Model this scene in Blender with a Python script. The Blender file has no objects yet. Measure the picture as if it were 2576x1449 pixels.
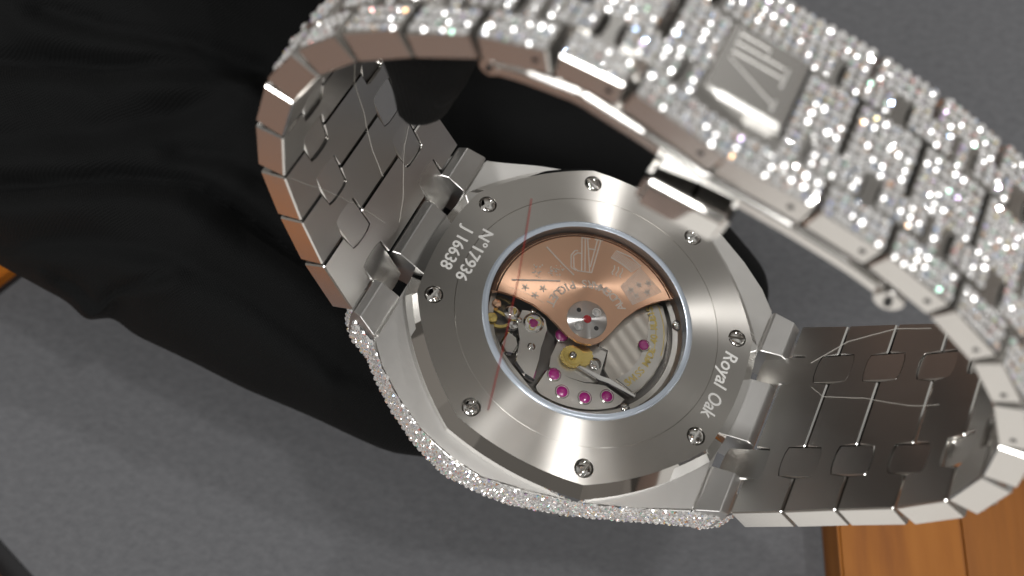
import bpy, bmesh, math, random
import numpy as np
from mathutils import Matrix, Vector
random.seed(7); rng = np.random.default_rng(7)
R = math.radians
sc = bpy.context.scene
sc.unit_settings.scale_length = 0.01          # 1 unit = 1 cm
MM = 0.1
# ------------------------------------------------------------------ camera
TAU = R(18); DMAT = 15.0                       # tilt off vertical, distance to the tray floor along the axis
cr = Vector((1, 0, 0)); cu = Vector((0, math.cos(TAU), math.sin(TAU))); cb = Vector((0, -math.sin(TAU), math.cos(TAU)))
CAMPOS = cb * DMAT
FPX = 2750.0
cam = bpy.data.cameras.new("camera"); camo = bpy.data.objects.new("camera", cam); sc.collection.objects.link(camo)
M3 = Matrix((cr, cu, cb)).transposed()
CAMM = Matrix.Translation(CAMPOS) @ M3.to_4x4()
camo.matrix_world = CAMM
cam.sensor_width = 36; cam.lens = FPX / 2576 * 36
cam.clip_start = 0.1; cam.clip_end = 1000
cam.dof.use_dof = True; cam.dof.focus_distance = 10.72; cam.dof.aperture_fstop = 0.25
sc.camera = camo
# ------------------------------------------------------------------ light
sc.view_settings.view_transform = 'Standard'; sc.view_settings.look = 'None'
sc.view_settings.exposure = 0.0; sc.view_settings.gamma = 1.0
# pose of the watch in camera space (x right, y down, z away)
def rodr(v):
    t = np.linalg.norm(v); k = v / t
    K = np.array([[0, -k[2], k[1]], [k[2], 0, -k[0]], [-k[1], k[0], 0]])
    return np.eye(3) + math.sin(t) * K + (1 - math.cos(t)) * K @ K
WR = rodr(np.array([2.570231692935714, 0.6588275484745176, 0.1261639671827639]))
WT = np.array([7.5645889929978205, 2.832673676711865, 107.6623960013391])
flip = np.diag([1, -1, -1])
Wc = Matrix(((flip @ WR).tolist())).to_4x4()
Wc.translation = Vector((flip @ WT) * MM)
WATCH = CAMM @ Wc                              # watch space -> world (cm)
WROT = WATCH.to_3x3()

world = bpy.data.worlds.new("World"); sc.world = world; world.use_nodes = True
wn = world.node_tree.nodes; wl = world.node_tree.links; wn.clear()
wo = wn.new('ShaderNodeOutputWorld'); bg = wn.new('ShaderNodeBackground')
tc = wn.new('ShaderNodeTexCoord'); sep = wn.new('ShaderNodeSeparateXYZ')
wl.new(tc.outputs['Generated'], sep.inputs[0])
ramp = wn.new('ShaderNodeValToRGB')             # room: wooden low furniture, mid walls, pale ceiling
mr = wn.new('ShaderNodeMapRange'); mr.inputs[1].default_value = -1; mr.inputs[2].default_value = 1
wl.new(sep.outputs['Z'], mr.inputs[0]); wl.new(mr.outputs[0], ramp.inputs[0])
e = ramp.color_ramp.elements
e[0].position = 0.0; e[0].color = (0.16, 0.10, 0.06, 1)
e[1].position = 1.0; e[1].color = (0.36, 0.35, 0.33, 1)
for p_, c_ in ((0.5, (0.16, 0.142, 0.125, 1)), (0.74, (0.26, 0.24, 0.215, 1)), (0.88, (0.43, 0.42, 0.40, 1))):
    q = e.new(p_); q.color = c_
vor = wn.new('ShaderNodeTexVoronoi'); vor.inputs['Scale'].default_value = 3.1; vor.distance = 'CHEBYCHEV'
wl.new(tc.outputs['Generated'], vor.inputs['Vector'])
bw = wn.new('ShaderNodeRGBToBW'); wl.new(vor.outputs['Color'], bw.inputs[0])
mr2 = wn.new('ShaderNodeMapRange'); mr2.inputs[1].default_value = .25; mr2.inputs[2].default_value = .75
mr2.inputs[3].default_value = 0.35; mr2.inputs[4].default_value = 1.5
wl.new(bw.outputs[0], mr2.inputs[0])
mul = wn.new('ShaderNodeMixRGB'); mul.blend_type = 'MULTIPLY'; mul.inputs[0].default_value = 1
wl.new(ramp.outputs[0], mul.inputs[1]); wl.new(mr2.outputs[0], mul.inputs[2])
wl.new(mul.outputs[0], bg.inputs[0]); bg.inputs[1].default_value = 0.70
wl.new(bg.outputs[0], wo.inputs[0])

def room_or_fill_lamp(dirw, dist, sx, sy, power, col=(1, 0.98, 0.955), rot=0):
    """lamp of the room, or added fill, in a direction given in watch space"""
    d = (WROT @ Vector(dirw)).normalized()
    c = WATCH.translation
    L = bpy.data.lights.new("room_or_fill_lamp", 'AREA'); L.shape = 'RECTANGLE'; L.size = sx; L.size_y = sy
    L.energy = power; L.color = col
    o = bpy.data.objects.new("room_or_fill_lamp", L); sc.collection.objects.link(o)
    q = d.to_track_quat('Z', 'Y').to_matrix().to_4x4()
    o.matrix_world = Matrix.Translation(c + d * dist) @ q @ Matrix.Rotation(rot, 4, 'Z')
LAMPS = [((.20, -.04, .98), 75, 3.3, 3.3, 9500), ((-.117, -.125, .985), 95, 3.1, 3.1, 4000), ((-.31, .23, .92), 95, 3.7, 3.7, 13500),
         ((-.07, .87, .49), 95, 3.5, 3.5, 9000), ((.55, -.35, .75), 120, 6, 6, 6000), ((-.1, -.78, .62), 120, 45, 45, 80000)]  # first added to lift the upper streak, last an added fill brightening the mat
for l in LAMPS: room_or_fill_lamp(*l)

# ------------------------------------------------------------------ helpers
def cpt(u, v, d):
    """camera ray through a 2576x1449 picture position at depth d (mm) -> world point"""
    x = (u - 1288) / FPX * d; y = (v - 724.5) / FPX * d
    return CAMPOS + (cr * x - cu * y - cb * d) * MM
def on_plane(u, v, z):
    d = cpt(u, v, 10) - CAMPOS
    return CAMPOS + d * ((z - CAMPOS.z) / d.z)
def new_obj(name, me, parent=None, mats=()):
    o = bpy.data.objects.new(name, me); sc.collection.objects.link(o)
    if parent: o.parent = parent
    for m in mats: me.materials.append(m)
    return o
def from_bm(name, bm, mats, parent=None, smooth=None):
    me = bpy.data.meshes.new(name); bm.to_mesh(me); bm.free()
    if smooth is not None:
        me.polygons.foreach_set('use_smooth', [True] * len(me.polygons)); me.set_sharp_from_angle(angle=R(smooth))
    return new_obj(name, me, parent, mats if isinstance(mats, (list, tuple)) else [mats])
def from_data(name, V, F, mats, parent=None, smooth=None):
    me = bpy.data.meshes.new(name); me.from_pydata([tuple(v) for v in V], [], F); me.update()
    if smooth is not None:
        me.polygons.foreach_set('use_smooth', [True] * len(me.polygons)); me.set_sharp_from_angle(angle=R(smooth))
    return new_obj(name, me, parent, mats if isinstance(mats, (list, tuple)) else [mats])
def prism_bm(poly, z0, z1, bevel=0, seg=1, bm=None, top_only=False):
    """poly in mm (x, y) counter-clockwise, extruded z0..z1; returns bmesh in cm"""
    own = bm is None
    if own: bm = bmesh.new()
    lo = [bm.verts.new((x * MM, y * MM, z0 * MM)) for x, y in poly]
    hi = [bm.verts.new((x * MM, y * MM, z1 * MM)) for x, y in poly]
    n = len(poly)
    fs = [bm.faces.new(hi), bm.faces.new(lo[::-1])]
    for i in range(n): fs.append(bm.faces.new((lo[i], lo[(i + 1) % n], hi[(i + 1) % n], hi[i])))
    if bevel:
        es = set(fs[0].edges) if top_only else set(e for f in fs for e in f.edges)
        bmesh.ops.bevel(bm, geom=list(es), offset=bevel * MM, segments=seg, affect='EDGES', clamp_overlap=True)
    return bm
def prism(name, poly, z0, z1, mats, parent, bevel=0, seg=1, top_only=False, smooth=None):
    return from_bm(name, prism_bm(poly, z0, z1, bevel, seg, None, top_only), mats, parent, smooth)
def lathe(name, prof, mats, parent, n=96, c=(0, 0), smooth=35, caps=True):
    """prof: (r, z) mm"""
    V = []; F = []
    for r, z in prof:
        for k in range(n):
            a = 2 * math.pi * k / n; V.append(((c[0] + r * math.cos(a)) * MM, (c[1] + r * math.sin(a)) * MM, z * MM))
    for i in range(len(prof) - 1):
        for k in range(n):
            a, b = i * n + k, i * n + (k + 1) % n
            F.append((a, b, b + n, a + n))
    if caps:
        if prof[0][0] > 0: F.append(tuple(range(n))[::-1])
        if prof[-1][0] > 0: F.append(tuple((len(prof) - 1) * n + k for k in range(n)))
    o = from_data(name, V, F, mats, parent, smooth)
    bm = bmesh.new(); bm.from_mesh(o.data); bmesh.ops.recalc_face_normals(bm, faces=bm.faces); bm.to_mesh(o.data); bm.free()
    o.data.set_sharp_from_angle(angle=R(smooth))
    return o
def circ(c, r, n=24, a0=0): return [(c[0] + r * math.cos(a0 + 2 * math.pi * k / n), c[1] + r * math.sin(a0 + 2 * math.pi * k / n)) for k in range(n)]
def tube_data(P, rads, n=6, closed_ends=True):
    P = np.asarray(P, float); rads = np.broadcast_to(np.asarray(rads, float), (len(P),))
    V = []; F = []; prev = None
    for i in range(len(P)):
        t = P[min(i + 1, len(P) - 1)] - P[max(i - 1, 0)]; t /= (np.linalg.norm(t) + 1e-12)
        if prev is None:
            a = np.array([0, 0, 1.]) if abs(t[2]) < .9 else np.array([1., 0, 0])
        else: a = prev
        u = a - t * (a @ t); u /= np.linalg.norm(u); w = np.cross(t, u); prev = u
        for k in range(n):
            q = 2 * math.pi * k / n; V.append(P[i] + rads[i] * (u * math.cos(q) + w * math.sin(q)))
    for i in range(len(P) - 1):
        for k in range(n):
            a, b = i * n + k, i * n + (k + 1) % n; F.append((a, b, b + n, a + n))
    if closed_ends:
        F.append(tuple(range(n))[::-1]); F.append(tuple((len(P) - 1) * n + k for k in range(n)))
    return np.array(V), F
class Acc:
    wf = 1.0
    def __init__(s): s.V = []; s.F = []; s.n = 0
    def add(s, V, F):
        s.V += [tuple(v) for v in V]; s.F += [tuple(i + s.n for i in f) for f in F]; s.n += len(V)
    def strip(s, pts, w, z, h=.04):
        """flat raised line along pts (mm xy) of width w, from z up by h"""
        pts = [np.array(p, float) for p in pts]
        for a, b in zip(pts[:-1], pts[1:]):
            t = b - a; t /= (np.linalg.norm(t) + 1e-9); nn = np.array([-t[1], t[0]]) * w * s.wf / 2
            q = [a + nn, a - nn, b - nn, b + nn]
            V = [(x * MM, y * MM, z * MM) for x, y in q] + [((x) * MM, (y) * MM, (z + h) * MM) for x, y in q]
            s.add(V, [(4, 5, 6, 7), (0, 1, 5, 4), (1, 2, 6, 5), (2, 3, 7, 6), (3, 0, 4, 7)])
    def build(s, name, mat, parent, smooth=None): return from_data(name, s.V, s.F, mat, parent, smooth)
_dg = None
def text_geo(body, size, extrude=.0, shear=0, bold=0):
    cu_ = bpy.data.curves.new("lettering", 'FONT'); cu_.body = body; cu_.size = size; cu_.extrude = extrude
    cu_.align_x = 'CENTER'; cu_.shear = shear; cu_.offset = bold; cu_.resolution_u = 4
    o = bpy.data.objects.new("lettering", cu_); sc.collection.objects.link(o)
    dg = bpy.context.evaluated_depsgraph_get(); me = bpy.data.meshes.new_from_object(o.evaluated_get(dg))
    V = np.array([v.co[:] for v in me.vertices]).reshape(-1, 3); F = [tuple(p.vertices) for p in me.polygons]
    bpy.data.objects.remove(o); bpy.data.meshes.remove(me); bpy.data.curves.remove(cu_)
    return V, F
def place_text(acc, V, F, c, ang, z):
    ca, sa = math.cos(ang), math.sin(ang)
    W = np.stack([(c[0] + V[:, 0] * ca - V[:, 1] * sa) * MM, (c[1] + V[:, 0] * sa + V[:, 1] * ca) * MM, (z + V[:, 2]) * MM], 1)
    acc.add(W, F)

# ------------------------------------------------------------------ materials
def mat(name, col, metal=0., rough=.5, **kw):
    m = bpy.data.materials.new(name); m.use_nodes = True
    b = m.node_tree.nodes['Principled BSDF']
    b.inputs['Base Color'].default_value = (*col, 1); b.inputs['Metallic'].default_value = metal; b.inputs['Roughness'].default_value = rough
    for k, v in kw.items(): b.inputs[k].default_value = v
    return m
def N(m, t): return m.node_tree.nodes.new(t)
def LK(m, a, b): m.node_tree.links.new(a, b)
def PB(m): return m.node_tree.nodes['Principled BSDF']
def noise(m, scale, detail=3, vec=None, rough=.5):
    n = N(m, 'ShaderNodeTexNoise'); n.inputs['Scale'].default_value = scale; n.inputs['Detail'].default_value = detail; n.inputs['Roughness'].default_value = rough
    if vec: LK(m, vec, n.inputs['Vector'])
    return n
def mapped(m, scale, rot=(0, 0, 0)):
    t = N(m, 'ShaderNodeTexCoord'); mp = N(m, 'ShaderNodeMapping'); mp.inputs['Scale'].default_value = scale; mp.inputs['Rotation'].default_value = rot
    LK(m, t.outputs['Object'], mp.inputs['Vector']); return mp.outputs[0]
def bump(m, h, strength, dist, chain=None):
    b = N(m, 'ShaderNodeBump'); b.inputs['Strength'].default_value = strength; b.inputs['Distance'].default_value = dist
    LK(m, h, b.inputs['Height'])
    if chain: LK(m, chain, b.inputs['Normal'])
    LK(m, b.outputs[0], PB(m).inputs['Normal']); return b.outputs[0]
def ramp_to(m, fac, stops, inp='Base Color'):
    r = N(m, 'ShaderNodeValToRGB'); e = r.color_ramp.elements
    while len(e) < len(stops): e.new(.5)
    for q, (p, c) in zip(e, stops):
        q.position = p; q.color = (*c, 1) if isinstance(c, tuple) else (c, c, c, 1)
    LK(m, fac, r.inputs[0]); LK(m, r.outputs[0], PB(m).inputs[inp]); return r
def brushed(name, col, rough, scale, strength=.25, aniso=.0):
    m = mat(name, col, 1, rough, Anisotropic=aniso)
    n = noise(m, 1, 3, mapped(m, scale)); bump(m, n.outputs[0], strength, .002)
    n2 = noise(m, 9, 4, mapped(m, (1, 1, 1)))
    r = N(m, 'ShaderNodeMapRange'); r.inputs[1].default_value = .3; r.inputs[2].default_value = .7; r.inputs[3].default_value = rough * .97; r.inputs[4].default_value = rough * 1.04
    LK(m, n2.outputs[0], r.inputs[0]); LK(m, r.outputs[0], PB(m).inputs['Roughness'])
    return m
STEEL = (.68, .67, .65)
m_link = brushed("brushed_steel", STEEL, .30, (6, 120, 120), .30)
m_side = brushed("satin_link_side", (.80, .79, .77), .26, (6, 40, 60), .12)
m_edge = mat("polished_steel", (.80, .79, .77), 1, .09)
m_polish = mat("mirror_steel", (.78, .77, .75), 1, .035)
m_mono = mat("frosted_steel", (.90, .89, .87), .9, .42)
m_cover = mat("polished_clasp_steel", (.88, .87, .85), 1, .27)
m_satin = brushed("satin_case_steel", (.72, .71, .69), .38, (150, 150, 150), .06)
m_bar = brushed("lug_bar_steel", (.72, .715, .705), .36, (14, 60, 60), .15)
m_back = mat("circular_brushed_steel", (.58, .56, .53), 1, .29, Anisotropic=1.0, **{'Anisotropic Rotation': .25})
tg = N(m_back, 'ShaderNodeTangent'); tg.direction_type = 'RADIAL'; tg.axis = 'Z'; LK(m_back, tg.outputs[0], PB(m_back).inputs['Tangent'])
# fine concentric turning marks
t_ = N(m_back, 'ShaderNodeTexCoord'); vl = N(m_back, 'ShaderNodeVectorMath'); vl.operation = 'LENGTH'; LK(m_back, t_.outputs['Object'], vl.inputs[0])
n_ = N(m_back, 'ShaderNodeTexNoise'); n_.noise_dimensions = '1D'; n_.inputs['Scale'].default_value = 130; n_.inputs['Detail'].default_value = 2
LK(m_back, vl.outputs['Value'], n_.inputs['W']); bump(m_back, n_.outputs[0], .12, .002)
nb = noise(m_back, 3.2, 5, mapped(m_back, (1, 1, 1)))
rb = N(m_back, 'ShaderNodeMapRange'); rb.inputs[1].default_value = .3; rb.inputs[2].default_value = .7; rb.inputs[3].default_value = .28; rb.inputs[4].default_value = .31
LK(m_back, nb.outputs[0], rb.inputs[0]); LK(m_back, rb.outputs[0], PB(m_back).inputs['Roughness'])
m_gold = mat("rose_gold", (.90, .57, .39), 1, .36, Anisotropic=.85, **{"Anisotropic Rotation": .25})
tg = N(m_gold, 'ShaderNodeTangent'); tg.direction_type = 'RADIAL'; tg.axis = 'Z'; LK(m_gold, tg.outputs[0], PB(m_gold).inputs['Tangent'])
m_goldp = mat("polished_rose_gold", (.86, .54, .36), 1, .12)
m_engr = mat("engraving_cut", (1.0, .90, .82), 0, .4)
m_yellow = mat("yellow_gold", (.90, .70, .24), 1, .22)
m_goldink = mat("gilt_lettering", (.85, .68, .25), .8, .3)
m_bridge = mat("rhodium_bridge", (.74, .72, .68), 1, .36)
m_stripe = mat("striped_bridge", (.72, .68, .62), 1, .36)
w_ = N(m_stripe, 'ShaderNodeTexWave'); w_.wave_type = 'BANDS'; w_.wave_profile = 'SIN'; w_.inputs['Scale'].default_value = 2.5
LK(m_stripe, mapped(m_stripe, (1, 1, 1), (0, 0, R(-59))), w_.inputs['Vector'])
bump(m_stripe, w_.outputs['Fac'], .8, .0028)
m_dark = mat("dark_recess", (.03, .03, .032), .6, .35)
m_plate = mat("base_plate", (.20, .19, .18), 1, .4)
m_boss = mat("turned_steel_boss", (.62, .61, .60), 1, .28, Anisotropic=1.0, **{"Anisotropic Rotation": .25})
tg = N(m_boss, 'ShaderNodeTangent'); tg.direction_type = 'RADIAL'; tg.axis = 'Z'; LK(m_boss, tg.outputs[0], PB(m_boss).inputs['Tangent'])
m_ruby = mat("ruby", (.55, .015, .30), 0, .08, **{'Specular IOR Level': .9, 'Coat Weight': 1.0})
m_red = mat("red_jewel", (.60, .02, .03), 0, .2)
m_ring = mat("crystal_gasket", (.50, .56, .64), .35, .22)
m_white = mat("engraved_white", (.80, .80, .78), 0, .55)
m_film = mat("film_crease", (.72, .70, .65), 0, .3, Alpha=.38)
m_redline = bpy.data.materials.new("red_film_print"); m_redline.use_nodes = True
PB(m_redline).inputs['Base Color'].default_value = (.36, .02, .015, 1); PB(m_redline).inputs['Roughness'].default_value = .4
PB(m_redline).inputs['Alpha'].default_value = .36
# sapphire: see-through with a fresnel reflection
m_glass = bpy.data.materials.new("sapphire"); m_glass.use_nodes = True
nt = m_glass.node_tree; nt.nodes.remove(PB(m_glass))
tr = N(m_glass, 'ShaderNodeBsdfTransparent'); gl = N(m_glass, 'ShaderNodeBsdfGlossy'); gl.inputs['Roughness'].default_value = .02
fr = N(m_glass, 'ShaderNodeFresnel'); fr.inputs['IOR'].default_value = 1.5; mx = N(m_glass, 'ShaderNodeMixShader')
LK(m_glass, fr.outputs[0], mx.inputs[0]); LK(m_glass, tr.outputs[0], mx.inputs[1]); LK(m_glass, gl.outputs[0], mx.inputs[2])
LK(m_glass, mx.outputs[0], nt.nodes['Material Output'].inputs[0])
# diamonds: faceted, coloured light flashes painted per facet into the base colour
m_dia = mat("diamond", (.9, .9, .92), .62, .05)
at = N(m_dia, 'ShaderNodeAttribute'); at.attribute_name = 'painted_fire'; LK(m_dia, at.outputs['Color'], PB(m_dia).inputs['Base Color'])
# black glove knit
m_glove = mat("black_knit", (.0036, .0040, .0043), 0, .8, **{'Sheen Weight': .015, 'Sheen Roughness': .5})
PB(m_glove).inputs['Specular IOR Level'].default_value = .15
vec = mapped(m_glove, (1, 1, 1), (0, 0, R(-28)))
wv = N(m_glove, 'ShaderNodeTexWave'); wv.inputs['Scale'].default_value = 13; wv.inputs['Distortion'].default_value = 1.2; wv.inputs['Detail Scale'].default_value = .6
LK(m_glove, vec, wv.inputs['Vector'])
wv2 = N(m_glove, 'ShaderNodeTexWave'); wv2.bands_direction = 'Y'; wv2.inputs['Scale'].default_value = 13; wv2.inputs['Distortion'].default_value = 1; LK(m_glove, vec, wv2.inputs['Vector'])
mm = N(m_glove, 'ShaderNodeMath'); mm.operation = 'MULTIPLY'; LK(m_glove, wv.outputs['Fac'], mm.inputs[0]); LK(m_glove, wv2.outputs['Fac'], mm.inputs[1])
bump(m_glove, mm.outputs[0], .6, .012)
# felt
m_felt = mat("grey_felt", (.12, .12, .125), 0, .95, **{'Specular IOR Level': .1})
nf = noise(m_felt, 7, 8, mapped(m_felt, (1, 1.7, 1), (0, 0, R(30))), .72)
ramp_to(m_felt, nf.outputs[0], [(.25, (.100, .102, .110)), (.5, (.128, .130, .138)), (.78, (.158, .160, .169))])
nf2 = noise(m_felt, 60, 3, mapped(m_felt, (1, 1, 1))); bump(m_felt, nf2.outputs[0], .3, .01)
def wood(name, c0, c1, c2, rot, rough=.42):
    m = mat(name, c1, 0, rough, **{'Specular IOR Level': .18})
    v = mapped(m, (.55, .05, .55), (0, 0, rot))
    n = noise(m, 4.5, 6, v, .6)
    ramp_to(m, n.outputs[0], [(.3, c0), (.5, c1), (.72, c2)])
    n2 = noise(m, 40, 3, v); bump(m, n2.outputs[0], .12, .01)
    return m
m_wood = wood("orange_wood", (.20, .062, .007), (.29, .100, .011), (.36, .135, .020), 0)
m_wood2 = wood("dark_orange_wood", (.14, .042, .006), (.22, .075, .010), (.28, .10, .014), R(8))
m_wood3 = wood("tray_rail_wood", (.36, .10, .012), (.46, .145, .016), (.52, .18, .024), R(-50))

m_wtable = mat("brown_table", (.16, .10, .075), 0, .5)
nt_ = noise(m_wtable, 2, 5, mapped(m_wtable, (.3, 1, 1))); ramp_to(m_wtable, nt_.outputs[0], [(.3, (.12, .072, .054)), (.7, (.21, .135, .105))])
m_reflector = mat("pale_reflector", (.74, .72, .69), 0, .4)  # for the added pale sheet out of view
nt_ = noise(m_reflector, .8, 5, mapped(m_reflector, (1, 1, 1))); ramp_to(m_reflector, nt_.outputs[0], [(.3, (.70, .68, .65)), (.7, (.78, .76, .73))])

def tag(o, label=None, cat=None, group=None, kind=None):
    if label: o['label'] = label
    if cat: o['category'] = cat
    if group: o['group'] = group
    if kind: o['kind'] = kind
    return o

# ------------------------------------------------------------------ setting: table, tray, block
TZ = -0.9
me = bpy.data.meshes.new("table_top"); me.from_pydata([(-90, -90, TZ), (90, -90, TZ), (90, 90, TZ), (-90, 90, TZ)], [], [(0, 1, 2, 3)])
tag(new_obj("table_top", me, None, [m_wtable]), kind='structure')
me = bpy.data.meshes.new("reflector_sheet"); me.from_pydata([(-3.2, -40, TZ + .02), (60, -40, TZ + .02), (60, -7.2, TZ + .02), (-3.2, -7.2, TZ + .02)], [], [(0, 1, 2, 3)])  # added unseen pale sheet; its reflection whitens the link sides
tag(new_obj("reflector_sheet", me, None, [m_reflector]), kind='structure')
def poly_prism(name, P, z0, z1, m, parent=None, bevel=0):
    return prism(name, [(p[0] / MM, p[1] / MM) for p in P], z0 / MM, z1 / MM, m, parent, bevel, 2, False, 40 if bevel else None)
tray = bpy.data.objects.new("felt_tray", None); sc.collection.objects.link(tray)
tag(tray, "grey felt tray with orange wooden rim under the watch and hand", "tray")
c0 = on_plane(-330, 994, 0); pB = on_plane(80, 1449, 0); pU = on_plane(65, 690, 0)
dB = (pB - c0).normalized(); dU = (pU - c0).normalized()
far_b = c0 + dB * 8; far_u = c0 + dU * 19
q2 = far_b + Vector((18, 0, 0)); q3 = Vector((22, 2, 0)); q4 = Vector((19, 15, 0))
floor_poly = [c0, far_b, q2, q3, q4, far_u]
poly_prism("felt_lining", [tuple(p) for p in floor_poly], -.3, 0, m_felt, tray)
def rail(a, b, w, h, name="frame_rail"):
    t = (b - a).normalized(); n = Vector((t.y, -t.x, 0))
    a2 = a - t * 0; b2 = b
    poly_prism(name, [tuple(a2), tuple(a2 + n * w - t * w), tuple(b2 + n * w + t * w), tuple(b2)], -.6, h, m_wood3, tray, .25)
def off(a, b, d):
    t = (b - a).normalized(); n = Vector((t.y, -t.x, 0)); return n * d
SE = .26
for a, b, w, h in ((c0, c0 + dB * 6, 1.6, .25), (far_u, c0, 1.5, .25)):
    o_ = off(a, b, SE if a is c0 else .07); rail(a + o_, b + o_, w, h)
for a, b, w in ((c0, far_b, SE), (far_u, c0, .07)):        # thin black seam where the lining meets the rail
    n = off(a, b, 1)
    poly_prism("lining_edge", [tuple(a), tuple(a + n * w), tuple(b + n * w), tuple(b)], -.4, .03, m_dark, tray)
blk = bpy.data.objects.new("wooden_block", None); sc.collection.objects.link(blk)
tag(blk, "orange wooden block with vertical grain beside the tray, below the bracelet", "wooden block")
H = .75
b1 = on_plane(2072, 1500, 0); b2 = on_plane(2052, 1175, 0)
x0 = b1.x; xt = b2.x
s1 = on_plane(2428, 1449, H).x
poly_prism("plank", [(x0, b1.y - 4), (s1, b1.y - 4), (s1 + .02, b2.y), (xt, b2.y)], .02, H, m_wood, blk, .35)
poly_prism("plank", [(s1 + .022, b1.y - 4), (s1 + 6, b1.y - 4), (s1 + 6, b2.y), (s1 + .035, b2.y)], .02, H - .06, m_wood2, blk, .35)

# ------------------------------------------------------------------ the watch
watch = bpy.data.objects.new("wristwatch", None); sc.collection.objects.link(watch); watch.matrix_world = WATCH
tag(watch, "diamond covered steel wristwatch held face down, glass caseback showing a rose gold rotor", "wristwatch")

# --- case
near = [(-17.25, -12.25), (-15.2, -14.0), (-12.3, -16.0), (-9, -17.7), (-5.4, -18.9), (-2, -18.9), (1.6, -18.4), (6.8, -16.7), (12.1, -14.4), (17.3, -12.0)]
outl = near + [(-x, -y) for x, y in near]
bm = prism_bm(outl, -6.8, -2.15, .3, 3)
case = from_bm("case", bm, [m_satin], watch, 40)
def carve(o, cbm, smooth):
    cut = from_bm("cutter", cbm, m_dark); cut.data.transform(WATCH)
    md = o.modifiers.new("wells", 'BOOLEAN'); md.operation = 'DIFFERENCE'; md.object = cut; md.solver = 'EXACT'
    bpy.context.view_layer.update()
    dg = bpy.context.evaluated_depsgraph_get(); nm = bpy.data.meshes.new_from_object(o.evaluated_get(dg)); o.modifiers.clear()
    nm.name = o.name; o.data = nm; bpy.data.objects.remove(cut)
    nm.polygons.foreach_set('use_smooth', [True] * len(nm.polygons)); nm.set_sharp_from_angle(angle=R(smooth))
carve(case, prism_bm(circ((0, 0), 11.2, 96), -4.5, 1), 40)
def octo(rc, rm, n=12):
    """octagon with gently bowed sides, corners on 22.5+45k"""
    P = []
    for k in range(8):
        a0 = R(22.5 + 45 * k)
        for i in range(n):
            f = i / n; a = a0 + R(45) * f; s = (2 * f - 1) ** 2
            P.append(((rm + (rc - rm) * s) * math.cos(a), (rm + (rc - rm) * s) * math.sin(a)))
    return P
# case back: annulus with a mirror bevel and eight screw wells
inner = circ((0, 0), 10.55, 96, R(22.5)); mid = circ((0, 0), 13.35, 96, R(22.5)); mid2 = circ((0, 0), 13.43, 96, R(22.5))
out1 = octo(17.05, 16.5); out2 = octo(18.1, 17.5)
V = []; F = []; FM = []
rings = [(inner, -1.3), (inner, -.03), (mid, .0), (mid2, -.035), (mid2, .01), (out1, 0), (out2, -1.25), (out2, -2.6)]
for P, z in rings: V += [(x * MM, y * MM, z * MM) for x, y in P]
n = 96
for i in range(len(rings) - 1):
    for k in range(n):
        a, b = i * n + k, i * n + (k + 1) % n
        F.append((a, b, b + n, a + n)); FM.append(1 if i >= 5 else 0)
for k in range(n):                                   # underside closes the solid
    a, b = (len(rings) - 1) * n + k, (len(rings) - 1) * n + (k + 1) % n
    F.append((a, b, (k + 1) % n, k)); FM.append(1)
cback = from_data("case_back", V, F, [m_back, m_polish], watch)
cback.data.polygons.foreach_set('material_index', FM)
bmx = bmesh.new(); bmx.from_mesh(cback.data); bmesh.ops.recalc_face_normals(bmx, faces=bmx.faces); bmx.to_mesh(cback.data); bmx.free()
SCREWS = [(15.45 * math.cos(R(22.5 + 45 * k)), 15.45 * math.sin(R(22.5 + 45 * k))) for k in range(8)]
cutb = bmesh.new()
for c in SCREWS: prism_bm(circ(c, .93, 28), -.75, .4, bm=cutb)
carve(cback, cutb, 12)
# screws
slot_ang = [20, 60, -15, 65, 78, 62, 75, 82]
def screw_mesh(r, z0, slotw, depth, n=28):
    """domed head with a slot cut across it"""
    o = lathe("screw", [(r, z0 - depth - .2), (r, z0 - .16 * r), (r * .93, z0 - .05 * r), (r * .7, z0 + .06 * r), (r * .38, z0 + .12 * r), (0, z0 + .14 * r)], m_polish, watch, n, smooth=50)
    carve(o, prism_bm([(-r * 1.3, -slotw / 2), (r * 1.3, -slotw / 2), (r * 1.3, slotw / 2), (-r * 1.3, slotw / 2)], z0 - depth, z0 + 2), 40)
    me = o.data; bpy.data.objects.remove(o); return me
sm = screw_mesh(.82, .02, .27, .22)
for k, c in enumerate(SCREWS):
    o = new_obj("screw", sm, watch); o.location = (c[0] * MM, c[1] * MM, 0); o.rotation_euler = (0, 0, R(slot_ang[k]))

# engraved numbers
acc = Acc()
V, F = text_geo("N°17936", 1.72, .02, 0, .022); V[:, 0] *= 1.02; place_text(acc, V, F, (-13.40, .05), R(-90), .02)
V, F = text_geo("J 16638", 1.72, .02, 0, .022); V[:, 0] *= 1.0; place_text(acc, V, F, (-15.28, -.25), R(-90), .02)
acc.build("serial_engraving", m_white, watch)
acc = Acc()
V, F = text_geo("Royal", 2.0, .02, .1, .02); V[:, 0] *= .93; place_text(acc, V, F, (13.80, 2.05), R(-88), .02)
V, F = text_geo("Oak", 2.0, .02, .1, .02); V[:, 0] *= .80; place_text(acc, V, F, (13.86, -2.1), R(-92), .02)
acc.build("model_engraving", m_white, watch)

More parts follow.
